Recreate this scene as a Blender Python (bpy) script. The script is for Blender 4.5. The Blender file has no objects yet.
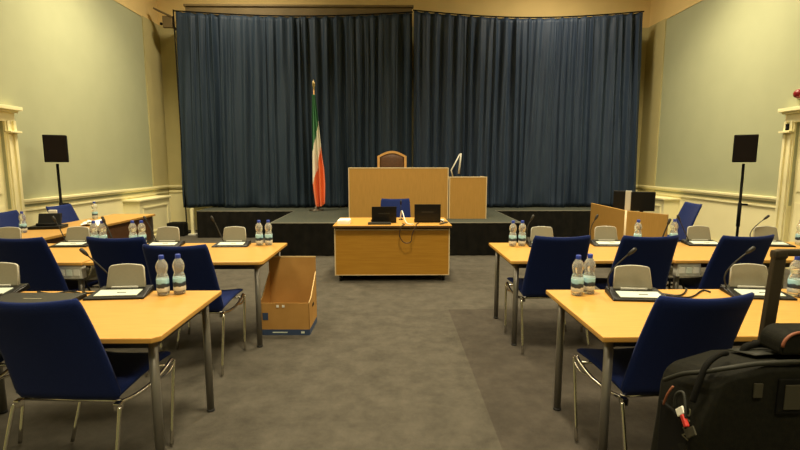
import bpy, bmesh, math, random
from mathutils import Vector, Matrix
random.seed(7)
S = bpy.context.scene
COL = S.collection
PI = math.pi

# ------------------------------------------------------------------ materials
def mat(name, color, rough=.5, metal=0., spec=.5, **kw):
    m = bpy.data.materials.new(name); m.use_nodes = True
    b = m.node_tree.nodes['Principled BSDF']
    b.inputs['Base Color'].default_value = (*color, 1)
    b.inputs['Roughness'].default_value = rough
    b.inputs['Metallic'].default_value = metal
    b.inputs['Specular IOR Level'].default_value = spec
    for k, v in kw.items():
        b.inputs[k.replace('_', ' ')].default_value = v
    return m

def noise_mat(name, c1, c2, scale=20, rough=.6, bump=.0, stretch=(1, 1, 1), detail=4, bscale=None, spec=.4, lo=.35, hi=.65, sheen=0.):
    m = mat(name, c1, rough, spec=spec)
    nt = m.node_tree; b = nt.nodes['Principled BSDF']
    tc = nt.nodes.new('ShaderNodeTexCoord'); mp = nt.nodes.new('ShaderNodeMapping')
    mp.inputs['Scale'].default_value = stretch
    n = nt.nodes.new('ShaderNodeTexNoise'); n.inputs['Scale'].default_value = scale; n.inputs['Detail'].default_value = detail
    r = nt.nodes.new('ShaderNodeValToRGB')
    r.color_ramp.elements[0].position = lo; r.color_ramp.elements[1].position = hi
    r.color_ramp.elements[0].color = (*c1, 1); r.color_ramp.elements[1].color = (*c2, 1)
    L = nt.links.new
    L(tc.outputs['Object'], mp.inputs['Vector']); L(mp.outputs[0], n.inputs['Vector'])
    L(n.outputs['Fac'], r.inputs['Fac']); L(r.outputs[0], b.inputs['Base Color'])
    if bump:
        n2 = nt.nodes.new('ShaderNodeTexNoise'); n2.inputs['Scale'].default_value = bscale or scale; n2.inputs['Detail'].default_value = 5
        bp = nt.nodes.new('ShaderNodeBump'); bp.inputs['Strength'].default_value = bump; bp.inputs['Distance'].default_value = .01
        L(tc.outputs['Object'], n2.inputs['Vector']); L(n2.outputs['Fac'], bp.inputs['Height']); L(bp.outputs[0], b.inputs['Normal'])
    if sheen:
        b.inputs['Sheen Weight'].default_value = sheen
    return m

def carpet_mat():
    m = mat('carpet', (.13, .12, .11), .95, spec=.1)
    nt = m.node_tree; b = nt.nodes['Principled BSDF']; L = nt.links.new
    tc = nt.nodes.new('ShaderNodeTexCoord')
    n1 = nt.nodes.new('ShaderNodeTexNoise'); n1.inputs['Scale'].default_value = 5.5; n1.inputs['Detail'].default_value = 9; n1.inputs['Roughness'].default_value = .72
    n2 = nt.nodes.new('ShaderNodeTexNoise'); n2.inputs['Scale'].default_value = 260; n2.inputs['Detail'].default_value = 2
    a = nt.nodes.new('ShaderNodeMix'); a.data_type = 'FLOAT'; a.inputs[0].default_value = .4
    r = nt.nodes.new('ShaderNodeValToRGB')
    r.color_ramp.elements[0].position = .36; r.color_ramp.elements[1].position = .66
    r.color_ramp.elements[0].color = (.050, .046, .037, 1); r.color_ramp.elements[1].color = (.108, .098, .079, 1)
    bp = nt.nodes.new('ShaderNodeBump'); bp.inputs['Strength'].default_value = .5; bp.inputs['Distance'].default_value = .004
    L(tc.outputs['Object'], n1.inputs['Vector']); L(tc.outputs['Object'], n2.inputs['Vector'])
    L(n1.outputs['Fac'], a.inputs[2]); L(n2.outputs['Fac'], a.inputs[3]); L(a.outputs[0], r.inputs['Fac'])
    # a carpet length laid with its pile the other way, right of the seam in the aisle
    sp = nt.nodes.new('ShaderNodeSeparateXYZ'); gx = nt.nodes.new('ShaderNodeMath'); gx.operation = 'GREATER_THAN'; gx.inputs[1].default_value = .58
    ly = nt.nodes.new('ShaderNodeMath'); ly.operation = 'LESS_THAN'; ly.inputs[1].default_value = 4.75
    an = nt.nodes.new('ShaderNodeMath'); an.operation = 'MULTIPLY'
    mx = nt.nodes.new('ShaderNodeMix'); mx.data_type = 'RGBA'; mx.blend_type = 'MULTIPLY'; mx.inputs[7].default_value = (.78, .75, .76, 1)
    L(tc.outputs['Object'], sp.inputs[0]); L(sp.outputs['X'], gx.inputs[0]); L(sp.outputs['Y'], ly.inputs[0]); L(gx.outputs[0], an.inputs[0]); L(ly.outputs[0], an.inputs[1])
    L(an.outputs[0], mx.inputs[0]); L(r.outputs[0], mx.inputs[6])
    L(mx.outputs[2], b.inputs['Base Color']); L(n2.outputs['Fac'], bp.inputs['Height']); L(bp.outputs[0], b.inputs['Normal'])
    return m

def label_mat():
    # wrap-around bottle label: pale blue above, dark hill shape, white foot
    m = mat('bottle_label', (.5, .7, .8), .35)
    nt = m.node_tree; b = nt.nodes['Principled BSDF']; L = nt.links.new
    tc = nt.nodes.new('ShaderNodeTexCoord'); sp = nt.nodes.new('ShaderNodeSeparateXYZ')
    n = nt.nodes.new('ShaderNodeTexNoise'); n.inputs['Scale'].default_value = 34; n.inputs['Detail'].default_value = 2
    ma = nt.nodes.new('ShaderNodeMath'); ma.operation = 'MULTIPLY_ADD'; ma.inputs[1].default_value = .03; 
    r = nt.nodes.new('ShaderNodeValToRGB'); e = r.color_ramp.elements
    L(tc.outputs['Object'], sp.inputs[0]); L(tc.outputs['Object'], n.inputs['Vector'])
    L(n.outputs['Fac'], ma.inputs[0]); L(sp.outputs['Z'], ma.inputs[2])
    mr = nt.nodes.new('ShaderNodeMapRange'); mr.inputs['From Min'].default_value = .04; mr.inputs['From Max'].default_value = .15
    L(ma.outputs[0], mr.inputs['Value']); L(mr.outputs[0], r.inputs['Fac'])
    e[0].position = 0; e[0].color = (.5, .55, .55, 1); e[1].position = 1; e[1].color = (.35, .62, .72, 1)
    for p, c in ((.20, (.75, .8, .8, 1)), (.24, (.02, .03, .04, 1)), (.42, (.03, .05, .08, 1)), (.46, (.3, .55, .66, 1)), (.75, (.4, .66, .74, 1))):
        x = r.color_ramp.elements.new(p); x.color = c
    r.color_ramp.interpolation = 'LINEAR'
    L(r.outputs[0], b.inputs['Base Color'])
    return m

M = {}
M['carpet'] = carpet_mat()
M['green'] = noise_mat('green_wall_paint', (.385, .405, .255), (.40, .42, .265), 3, .75, bump=.03, bscale=60, spec=.2)
M['cream'] = noise_mat('cream_paint', (.84, .78, .46), (.87, .81, .49), 3, .55, bump=.02, bscale=50, spec=.3)
M['frieze'] = noise_mat('buff_paint', (.72, .55, .24), (.76, .58, .26), 2, .8, spec=.15)
M['buff'] = noise_mat('brown_wall', (.46, .41, .20), (.49, .435, .21), 3, .7, spec=.15)  # darker, browner tone for the side wall ends and the back wall
M['ceil'] = noise_mat('ceiling_paint', (.7, .62, .4), (.73, .65, .42), 2, .9, spec=.1)
M['beech'] = noise_mat('beech_laminate', (.56, .30, .065), (.62, .345, .08), 9, .36, stretch=(.6, 9, 9), spec=.45, detail=6)
M['beech_edge'] = noise_mat('beech_edge', (.62, .30, .06), (.70, .36, .08), 9, .4, stretch=(.6, 9, 9))
M['oak'] = noise_mat('oak_veneer', (.42, .235, .055), (.47, .265, .066), 7, .42, stretch=(9, 9, .7), detail=7)
M['honey'] = noise_mat('honey_veneer', (.41, .20, .020), (.46, .235, .028), 6, .42, stretch=(.6, 9, 9), detail=6)
M['lip'] = mat('pale_edging', (.72, .58, .35), .45)
M['darkrail'] = mat('dark_edging', (.05, .025, .012), .5)
M['fabric'] = noise_mat('blue_chair_fabric', (.007, .016, .085), (.009, .020, .105), 180, .9, bump=.25, bscale=300, spec=.12, sheen=.04)
M['chrome'] = mat('chrome', (.62, .60, .55), .18, 1)
M['steel'] = mat('grey_leg_metal', (.24, .23, .21), .38, .7)
M['grey'] = noise_mat('grey_plastic', (.235, .225, .165), (.25, .24, .175), 80, .5, spec=.4)
M['silver'] = mat('pale_trim_plastic', (.62, .62, .55), .4)
M['black'] = mat('black_plastic', (.006, .006, .006), .42, spec=.3)
M['darkgrey'] = mat('charcoal_plastic', (.028, .028, .025), .45, spec=.3)
M['matte'] = mat('matt_black', (.006, .006, .005), .8, spec=.12)
M['rubber'] = mat('rubber', (.02, .02, .02), .8)
M['panel'] = noise_mat('pale_control_panel', (.60, .68, .60), (.66, .72, .64), 30, .45)
M['white'] = mat('white_plastic', (.75, .74, .66), .5)
M['paper'] = mat('paper', (.85, .84, .75), .8)
M['water'] = mat('water_in_clear_plastic', (.95, .96, .92), .05, Transmission_Weight=.80, IOR=1.33)
M['cap'] = mat('blue_cap', (.02, .05, .35), .4)
M['label'] = label_mat()
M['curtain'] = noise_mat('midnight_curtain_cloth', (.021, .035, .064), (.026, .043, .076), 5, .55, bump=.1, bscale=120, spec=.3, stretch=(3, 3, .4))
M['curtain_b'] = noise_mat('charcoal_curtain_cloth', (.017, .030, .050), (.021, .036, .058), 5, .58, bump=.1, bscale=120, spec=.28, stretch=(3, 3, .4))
M['skirt'] = noise_mat('black_stage_cloth', (.007, .007, .006), (.012, .011, .009), 8, .9, spec=.1)
M['stage'] = noise_mat('stage_carpet', (.050, .056, .045), (.068, .074, .060), 40, .95, bump=.3, bscale=200, spec=.1)
M['stage_edge'] = mat('stage_edging', (.13, .125, .095), .7)
M['board'] = noise_mat('brown_board', (.13, .095, .04), (.16, .115, .05), 3, .7)
M['card'] = noise_mat('cardboard', (.40, .215, .06), (.46, .255, .075), 5, .8, spec=.15)
M['card_cut'] = mat('cardboard_edge', (.62, .44, .2), .8)
M['navy_print'] = mat('navy_print', (.03, .055, .12), .7)
M['leather'] = noise_mat('brown_leather', (.085, .040, .018), (.11, .052, .024), 30, .45, bump=.1)
M['chairwood'] = noise_mat('chair_frame_wood', (.58, .33, .11), (.66, .39, .14), 12, .35)
M['flag_g'] = mat('flag_green', (.012, .16, .045), .7, Sheen_Weight=.2)
M['flag_w'] = mat('flag_white', (.80, .76, .62), .7, Sheen_Weight=.2)
M['flag_o'] = mat('flag_orange', (.80, .15, .02), .7, Sheen_Weight=.2)
M['brass'] = mat('brass', (.55, .42, .2), .3, 1)
M['bag'] = noise_mat('black_nylon', (.006, .006, .004), (.010, .010, .006), 60, .75, bump=.12, bscale=220, spec=.15)
M['bag_grey'] = mat('grey_piping', (.02, .021, .016), .6, spec=.3)
M['bag_panel'] = mat('olive_grey_patch', (.045, .042, .027), .6, spec=.3)
M['tan'] = mat('tan_trim', (.22, .07, .03), .6)
M['handle'] = mat('dark_bronze_metal', (.060, .048, .032), .42, .5)
M['red'] = mat('red_plastic', (.22, .006, .012), .35)
M['redtag'] = mat('red_tag', (.55, .03, .02), .5)
M['goldthread'] = mat('dull_gold_thread', (.09, .085, .045), .7)
M['grille'] = noise_mat('speaker_grille', (.009, .006, .005), (.014, .010, .009), 400, .8, spec=.15)

# ------------------------------------------------------------------ mesh helpers
class MB:
    """collects shapes, then links them as one mesh object"""
    def __init__(s): s.bm = bmesh.new(); s.mats = []
    def _m(s, m):
        if m not in s.mats: s.mats.append(m)
        return s.mats.index(m)
    def merge(s, b, m=None, xf=None):
        if xf is not None: bmesh.ops.transform(b, matrix=xf, verts=b.verts)
        i = s._m(m)
        for f in b.faces: f.material_index = i
        me = bpy.data.meshes.new('t'); b.to_mesh(me); b.free()
        s.bm.from_mesh(me); bpy.data.meshes.remove(me)
        return s
    def box(s, c, d, bev=0., m=None, rz=0., rx=0., ry=0., seg=2):
        b = bmesh.new(); bmesh.ops.create_cube(b, size=1)
        bmesh.ops.scale(b, vec=d, verts=b.verts)
        if bev: bmesh.ops.bevel(b, geom=b.edges[:], offset=bev, segments=seg, profile=.6, affect='EDGES')
        xf = Matrix.Translation(c) @ Matrix.Rotation(rz, 4, 'Z') @ Matrix.Rotation(ry, 4, 'Y') @ Matrix.Rotation(rx, 4, 'X')
        return s.merge(b, m, xf)
    def b2(s, lo, hi, bev=0., m=None):
        lo, hi = Vector(lo), Vector(hi)
        return s.box((lo+hi)/2, hi-lo, bev, m)
    def tube(s, pts, r, n=10, m=None, smooth_steps=0):
        P = [Vector(p) for p in pts]
        if smooth_steps: P = crm(P, smooth_steps)
        rs = r if isinstance(r, (list, tuple)) else [r]*len(P)
        if len(rs) != len(P):
            rs = [rs[0]+(rs[-1]-rs[0])*i/(len(P)-1) for i in range(len(P))]
        b = bmesh.new(); rings = []
        t0 = (P[1]-P[0]).normalized()
        up = Vector((0, 0, 1)) if abs(t0.z) < .9 else Vector((1, 0, 0))
        nrm = t0.cross(up).normalized()
        for i, p in enumerate(P):
            t = (P[min(i+1, len(P)-1)]-P[max(i-1, 0)]).normalized()
            nrm = (nrm-t*nrm.dot(t)).normalized(); bi = t.cross(nrm)
            rings.append([b.verts.new(p+(nrm*math.cos(a)+bi*math.sin(a))*rs[i]) for a in [2*PI*k/n for k in range(n)]])
        for i in range(len(P)-1):
            for k in range(n):
                f = b.faces.new((rings[i][k], rings[i][(k+1) % n], rings[i+1][(k+1) % n], rings[i+1][k])); f.smooth = True
        b.faces.new(rings[0][::-1]); b.faces.new(rings[-1])
        bmesh.ops.recalc_face_normals(b, faces=b.faces)
        return s.merge(b, m)
    def lathe(s, prof, n=20, m=None, c=(0, 0, 0), lobes=0, lob=0.):
        b = bmesh.new(); rings = []
        for r, z in prof:
            rings.append([b.verts.new((c[0]+r*(1+lob*math.cos(lobes*a))*math.cos(a), c[1]+r*(1+lob*math.cos(lobes*a))*math.sin(a), c[2]+z)) for a in [2*PI*k/n for k in range(n)]])
        for i in range(len(prof)-1):
            for k in range(n):
                f = b.faces.new((rings[i][k], rings[i][(k+1) % n], rings[i+1][(k+1) % n], rings[i+1][k])); f.smooth = True
        b.faces.new(rings[0][::-1]); b.faces.new(rings[-1])
        bmesh.ops.recalc_face_normals(b, faces=b.faces)
        return s.merge(b, m)
    def prism(s, poly, z0, z1, m=None, bev=0., xf=None):
        """poly in xy, extruded z0..z1"""
        b = bmesh.new()
        lo = [b.verts.new((x, y, z0)) for x, y in poly]; hi = [b.verts.new((x, y, z1)) for x, y in poly]
        n = len(poly)
        b.faces.new(lo[::-1]); b.faces.new(hi)
        for k in range(n): b.faces.new((lo[k], lo[(k+1) % n], hi[(k+1) % n], hi[k]))
        bmesh.ops.recalc_face_normals(b, faces=b.faces)
        if bev: bmesh.ops.bevel(b, geom=b.edges[:], offset=bev, segments=2, profile=.6, affect='EDGES')
        return s.merge(b, m, xf)
    def slab(s, fn, nu, nv, th, m=None):
        """closed curved panel from fn(u,v)->Vector, u,v in 0..1"""
        G = [[Vector(fn(i/nu, j/nv)) for j in range(nv+1)] for i in range(nu+1)]
        def nr(i, j):
            a = G[min(i+1, nu)][j]-G[max(i-1, 0)][j]; c = G[i][min(j+1, nv)]-G[i][max(j-1, 0)]
            return a.cross(c).normalized()
        b = bmesh.new()
        ed = lambda i, j: .45 if i in (0, nu) or j in (0, nv) else 1
        A = [[b.verts.new(G[i][j]+nr(i, j)*th/2*ed(i, j)) for j in range(nv+1)] for i in range(nu+1)]
        B = [[b.verts.new(G[i][j]-nr(i, j)*th/2*ed(i, j)) for j in range(nv+1)] for i in range(nu+1)]
        fs = []
        for i in range(nu):
            for j in range(nv):
                fs.append(b.faces.new((A[i][j], A[i+1][j], A[i+1][j+1], A[i][j+1])))
                fs.append(b.faces.new((B[i][j+1], B[i+1][j+1], B[i+1][j], B[i][j])))
        for i in range(nu):
            for j in (0, nv): fs.append(b.faces.new((A[i][j], A[i+1][j], B[i+1][j], B[i][j])))
        for j in range(nv):
            for i in (0, nu): fs.append(b.faces.new((A[i][j], A[i][j+1], B[i][j+1], B[i][j])))
        for f in fs: f.smooth = True
        bmesh.ops.recalc_face_normals(b, faces=b.faces)
        return s.merge(b, m)
    def build(s, name, m=None, parent=None, xf=None):
        if xf is not None: bmesh.ops.transform(s.bm, matrix=xf, verts=s.bm.verts)
        me = bpy.data.meshes.new(name); s.bm.to_mesh(me); s.bm.free()
        for q in (s.mats or [m]): me.materials.append(q if q is not None else m)
        o = bpy.data.objects.new(name, me); COL.objects.link(o)
        if parent: o.parent = parent
        return o

def crm(P, k):
    out = []
    for i in range(len(P)-1):
        p0 = P[max(i-1, 0)]; p1 = P[i]; p2 = P[i+1]; p3 = P[min(i+2, len(P)-1)]
        for j in range(k):
            t = j/k
            out.append(.5*((2*p1)+(p2-p0)*t+(2*p0-5*p1+4*p2-p3)*t*t+(3*p1-p0-3*p2+p3)*t**3))
    out.append(P[-1]); return out

def tag(o, label=None, cat=None, group=None, kind=None):
    if label: o['label'] = label
    if cat: o['category'] = cat
    if group: o['group'] = group
    if kind: o['kind'] = kind
    return o
def thing(name, label, cat, loc=(0, 0, 0), rz=0., group=None):
    o = bpy.data.objects.new(name, None); COL.objects.link(o); o.empty_display_size = .1
    o.location = loc; o.rotation_euler = (0, 0, rz)
    return tag(o, label, cat, group)
def dup(o, loc, rz, label=None, group=None):
    def cp(q, par):
        c = q.copy(); COL.objects.link(c); c.parent = par
        for ch in q.children: cp(ch, c)
        return c
    r = cp(o, None); r.location = loc; r.rotation_euler = (0, 0, rz)
    if label: r['label'] = label
    if group: r['group'] = group
    return r
def struct(name, mb, m): return tag(mb.build(name, m), kind='structure')

# ------------------------------------------------------------------ room shell
XL, XR, YB, YF, ZC = -5.0, 5.6, 10.72, -3.0, 5.7
ZF = 4.42
struct('floor', MB().b2((XL-.2, YF-.2, -.1), (XR+.2, YB+.2, 0)), M['carpet'])
struct('ceiling', MB().b2((XL-.2, YF-.2, ZC), (XR+.2, YB+.2, ZC+.15)), M['ceil'])
DOOR = {'left': (5.22, 6.30, 2.03), 'right': (5.50, 6.60, 2.06)}
for side, X, sg in (('left', XL, -1), ('right', XR, 1)):
    y0, y1, dz = DOOR[side]; yp = 10.04
    w = MB()
    def pan(a, b, z0, z1, m, dx=0.):
        x0, x1 = sorted((X-sg*dx, X+sg*.15)); w.b2((x0, a, z0), (x1, b, z1), 0, m)
    pan(YF, y0, 0, .9, M['cream']); pan(YF, y0, .9, ZF, M['green'])
    pan(y0, y1, dz, ZF, M['green'])
    pan(y1, YB, 0, .9, M['cream']); pan(y1, yp, .9, ZF, M['green'])
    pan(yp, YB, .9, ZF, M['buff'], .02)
    pan(YF, YB, ZF, ZC, M['frieze'])
    struct('wall_'+side, w, None)
    t = MB()
    for a, b in ((YF, y0-.17), (y1+.17, YB)):
        for z0, z1, d in ((.97, 1.01, .045), (.94, .97, .03), (.845, .875, .018)):
            x0, x1 = sorted((X, X-sg*d)); t.b2((x0, a, z0), (x1, b, z1), .006)
    struct('trim_1' if side == 'left' else 'trim_2', t, M['cream'])
    t = MB()
    for a, b in ((YF, y0-.17), (y1+.17, YB)):
        x0, x1 = sorted((X, X-sg*.025)); t.b2((x0, a, 0), (x1, b, .16), .006)
    struct('baseboard_'+side, t, M['cream'])
    t = MB(); x0, x1 = sorted((X, X-sg*.012)); t.b2((x0, YF, ZF-.02), (x1, YB, ZF+.02), .008)
    struct('trim_3' if side == 'left' else 'trim_4', t, M['frieze'])
    # door with deep moulded architrave
    d = MB(); x0, x1 = sorted((X+sg*.04, X+sg*.09)); d.b2((x0, y0, 0), (x1, y1, dz), 0, M['cream'])
    for k in (0, 1):
        for z0, z1 in ((.2, .95), (1.1, dz-.15)):
            ya = y0+.12+k*(y1-y0)/2; yb = ya+(y1-y0)/2-.24+.06
            x0, x1 = sorted((X+sg*.04, X+sg*.03)); d.b2((x0, ya, z0), (x1, yb, z1), .004, M['cream'])
    dd = struct('door_1' if side == 'left' else 'door_2', d, None)
    a = MB()
    for yy, q in ((y0, -1), (y1, 1)):
        for w0, w1, dp in ((0, .16, .03), (.02, .06, .05), (.115, .16, .055)):
            ya, yb = sorted((yy+q*w0, yy+q*w1)); x0, x1 = sorted((X, X-sg*dp)); a.b2((x0, ya, 0), (x1, yb, dz+.02), .006)
    for z0, z1, dp, ov in ((dz, dz+.12, .04, .16), (dz+.12, dz+.15, .08, .18), (dz+.15, dz+.20, .12, .21)):
        x0, x1 = sorted((X, X-sg*dp)); a.b2((x0, y0-ov, z0), (x1, y1+ov, z1), .006)
    x0, x1 = sorted((X, X-sg*.10)); a.b2((x0, y1+.0, dz-.14), (x1, y1+.19, dz-.115), .004)
    ar = a.build('door_frame', M['cream'], dd)
    h = MB().tube([(X-sg*0, y0+.08, 1.02), (X-sg*.06, y0+.08, 1.02), (X-sg*.06, y0+.2, 1.02)], .01)
    h.build('door_handle', M['brass'], dd)
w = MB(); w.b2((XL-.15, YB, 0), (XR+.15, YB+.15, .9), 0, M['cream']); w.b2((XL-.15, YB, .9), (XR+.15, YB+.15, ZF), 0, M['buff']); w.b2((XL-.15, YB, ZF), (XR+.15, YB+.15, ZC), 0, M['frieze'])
struct('wall_back', w, None)
struct('wall_front', MB().b2((XL-.15, YF-.15, 0), (XR+.15, YF, ZC)), M['green'])
t = MB()
for x0, x1 in ((XL, XR),):
    for z0, z1, d in ((.97, 1.01, .045), (.94, .97, .03), (.845, .875, .018)): t.b2((x0, YB-d, z0), (x1, YB, z1), .006)
struct('trim_5', t, M['cream'])
struct('baseboard_back', MB().b2((XL, YB-.025, 0), (XR, YB, .16), .006), M['cream'])

# radiator covers against the side walls
def radiator_cover(X, sg, y0, y1, label):
    d = .30; t = thing('radiator_cover', label, 'radiator cover', (X-sg*d/2, (y0+y1)/2, 0))
    L = y1-y0
    b = MB(); b.b2((-d/2, -L/2, 0), (d/2, L/2, .78), .004); b.build('cabinet_body', M['cream'], t)
    b = MB(); b.b2((-d/2-.0 if sg < 0 else -d/2-.03, -L/2-.03, .78), (d/2+.03 if sg < 0 else d/2, L/2+.03, .82), .01); b.build('top_shelf', M['cream'], t)
    xf = -sg*d/2
    b = MB()
    for ya, yb, za, zb in ((-L/2+.1, L/2-.1, .64, .67), (-L/2+.1, L/2-.1, .15, .18), (-L/2+.1, -L/2+.13, .15, .67), (L/2-.13, L/2-.1, .15, .67)):
        x0, x1 = sorted((xf, xf-sg*.014)); b.b2((x0, ya, za), (x1, yb, zb), .004)
    b.build('panel_moulding', M['cream'], t)
    b = MB(); x0, x1 = sorted((xf, xf-sg*.02)); b.b2((x0, -L/2-.01, 0), (x1, L/2+.01, .1), .004); b.b2((-d/2, -L/2-.02, 0), (d/2, -L/2, .1), .004); b.build('plinth', M['cream'], t)
radiator_cover(XL, -1, 8.9, 10.1, 'cream panelled radiator cover in the corner left of the curtains')
radiator_cover(XR, 1, 9.15, 10.4, 'cream radiator cover behind the monitors, right of the curtains')

# ------------------------------------------------------------------ stage
ZS = .55; YW = 9.55; YT = 7.62; TX0, TX1 = -1.95, 2.08; WX0, WX1 = -3.92, 4.9
st = thing('stage_platform', 'low T-shaped stage with grey carpet top and black skirt below the curtains', 'stage', (0, 9, 0))
def off(p): return [(x, y-9) for x, y in p]
outl = [(WX0, YW), (TX0, YW), (TX0, YT), (TX1, YT), (TX1, YW), (WX1, YW), (WX1, 10.6), (WX0, 10.6)]
MB().prism(off(outl), ZS-.03, ZS).build('platform_top', M['stage'], st)
MB().prism(off([(x+(.03 if x < 0 else -.03), y+(.03 if y < 10 else 0)) for x, y in outl]), 0.004, ZS-.031).build('platform_frame', M['matte'], st)
e = MB()
for a, b in zip(outl[:6], outl[1:7]):
    e.tube([(a[0], a[1]-9-.004, ZS-.012), (b[0], b[1]-9-.004, ZS-.012)], .014, 6)
e.build('edge_trim', M['stage_edge'], st)
def pleats(path, z0, z1, amp, per, name, m, par):
    b = bmesh.new(); cols = []
    for (ax, ay), (bx, by) in zip(path[:-1], path[1:]):
        L = math.hypot(bx-ax, by-ay); n = max(2, int(L/.02)); nx, ny = (by-ay)/L, -(bx-ax)/L
        for i in range(n+1):
            s = i/n; d = amp*(math.sin(2*PI*s*L/per)+.5*math.sin(2*PI*s*L/per*.37+1))
            cols.append([b.verts.new((ax+(bx-ax)*s+nx*(d*k+.012), ay+(by-ay)*s+ny*(d*k+.012), z)) for z, k in ((z1, .3), ((z0+z1)/2, .8), (z0, 1.2))])
    for i in range(len(cols)-1):
        for j in range(2):
            f = b.faces.new((cols[i][j], cols[i][j+1], cols[i+1][j+1], cols[i+1][j])); f.smooth = True
    mb = MB(); mb.merge(b); return mb.build(name, m, par)
for a, b_ in zip(outl[:5], outl[1:6]):
    k = pleats(off([a, b_]), .01, ZS-.015, .010, .17, 'stage_skirt', M['skirt'], st)

# ------------------------------------------------------------------ curtains
def curtain(x0, x1, y, ztop, zbot, sag, seed, name, m, label, side):
    rnd = random.Random(seed); L = x1-x0; N = int(L/.011); nz = 46
    # folds with irregular spacing
    knots = []; x = x0
    while x < x1+.3:
        knots.append(x); x += rnd.choice((rnd.uniform(.08, .14), rnd.uniform(.13, .2), rnd.uniform(.18, .30)))
    amps = [rnd.uniform(.25, 1.25) for _ in knots]
    drift = [rnd.uniform(-.12, .12) for _ in knots]
    b = bmesh.new(); cols = []
    kk = 0
    for i in range(N+1):
        xx = x0+L*i/N
        while kk < len(knots)-2 and knots[kk+1] <= xx: kk += 1
        s = (xx-knots[kk])/(knots[kk+1]-knots[kk])
        ph = 2*PI*s; A = amps[kk]*(1-s)+amps[min(kk+1, len(amps)-1)]*s
        dr = drift[kk]*(1-s)+drift[min(kk+1, len(amps)-1)]*s
        zt = ztop-sag*math.sin(PI*(xx-x0)/L)
        col = []
        for j in range(nz+1):
            v = j/nz; z = zt+(zbot-zt)*v
            top = math.exp(-v*26)
            a = .038*A*(1-.55*top)*(1+.35*v)
            big = .035*math.sin(xx*2.3+seed+v*1.1)*v+.02*math.sin(xx*6.1+v*3.+seed)*v
            yy = y+a*(math.cos(ph+dr*5*v)+.35*math.cos(2*ph+1+dr*30+v*1.5))+big+.02*math.sin(xx*27+seed+v*.8)*(1-.8*v)+.006*math.sin(ph*2.0+9*v+dr*50)+.004*top*math.sin(xx*150)
            if v > .93: yy += .03*(v-.93)/.07*math.sin(xx*9+seed)
            col.append(b.verts.new((xx+v*.10*((xx-x0)/L*2-1)*(1 if ((xx-x0)/L*2-1)*side > 0 else 0)+dr*v*.35*math.sin(PI*(xx-x0)/L)+.012*math.sin(ph)*A, yy, z+(.012*math.sin(xx*7+seed) if j == nz else 0))))
        cols.append(col)
    for i in range(N):
        for j in range(nz):
            f = b.faces.new((cols[i][j], cols[i][j+1], cols[i+1][j+1], cols[i+1][j])); f.smooth = True
    mb = MB(); mb.merge(b)
    o = mb.build(name, m)
    md = o.modifiers.new('thickness', 'SOLIDIFY'); md.thickness = .004
    return tag(o, label, 'curtain')
YC = 10.15
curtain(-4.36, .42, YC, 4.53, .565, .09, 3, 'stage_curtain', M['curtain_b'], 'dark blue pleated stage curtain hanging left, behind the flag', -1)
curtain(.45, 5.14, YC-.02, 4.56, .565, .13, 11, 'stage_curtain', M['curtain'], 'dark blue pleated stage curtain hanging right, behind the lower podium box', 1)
def track(x0, x1, z, sag, y, label):
    pts = [(x0+(x1-x0)*i/30, y, z-sag*math.sin(PI*i/30)) for i in range(31)]
    tag(MB().tube(pts, .014, 8).build('curtain_cable', M['matte']), label, 'curtain cable')
track(-4.4, .43, 4.55, .09, YC, 'thin sagging cable carrying the left stage curtain')
track(.43, 5.17, 4.58, .13, YC-.02, 'thin sagging cable carrying the right stage curtain')
tag(MB().b2((-4.22, YC+.12, 4.35), (.42, YC+.17, 4.69), .004).b2((-4.24, YC+.08, 4.67), (.45, YC+.2, 4.71), .004).build('curtain_board', M['board']), 'long brown timber board above the left stage curtain', 'board')
p = thing('curtain_post', 'slim black upright post at the left end of the curtains', 'post', (-4.40, YC+.02, 0))
MB().tube([(0, 0, .02), (-.02, 0, 4.58)], .014, 8).build('post_tube', M['matte'], p); MB().lathe([(.09, 0), (.09, .02), (.03, .03)], 16).build('base_plate', M['matte'], p)
p = thing('curtain_post', 'slim black upright post at the right end of the curtains', 'post', (5.16, YC+.14, 0))
MB().tube([(0, 0, .02), (0, 0, 4.6)], .016, 8).build('post_tube', M['matte'], p); MB().lathe([(.09, 0), (.09, .02), (.03, .03)], 16).build('base_plate', M['matte'], p)
p = thing('curtain_post', 'short cream post on the floor below the left end of the curtains', 'post', (-4.18, 9.95, 0))
MB().b2((-.03, -.03, .0), (.03, .03, .56), .004).build('post_tube', M['cream'], p); MB().b2((-.08, -.08, 0), (.08, .08, .03), .005).build('base_plate', M['silver'], p)
# wall bracket with lamp head
p = thing('wall_bracket', 'small brown angled bracket on the buff wall left of the curtain top', 'bracket', (-4.63, 10.2, 4.28))
MB().b2((-.02, -.04, -.05), (.17, .04, .18), .01).build('bracket_body', M['board'], p)
MB().box((-.0, 0, .24), (.4, .12, .03), .006, ry=.42).build('top_flap', M['board'], p)
MB().b2((.06, .02, -.0), (.10, .52, .04), .004).build('fixing_arm', M['board'], p)
MB().lathe([(.005, -.03), (.028, -.02), (.028, .02), (.005, .03)], 12, c=(-.06, 0, .03)).build('round_knob', M['matte'], p)
tag(MB().box((0, 0, .14), (.34, .24, .28), .02).box((0, -.125, .16), (.26, .01, .16), .004).build('equipment_case', M['matte']), 'black equipment case on the floor left of the stage', 'case').location = (-4.46, 9.86, 0)

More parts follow.
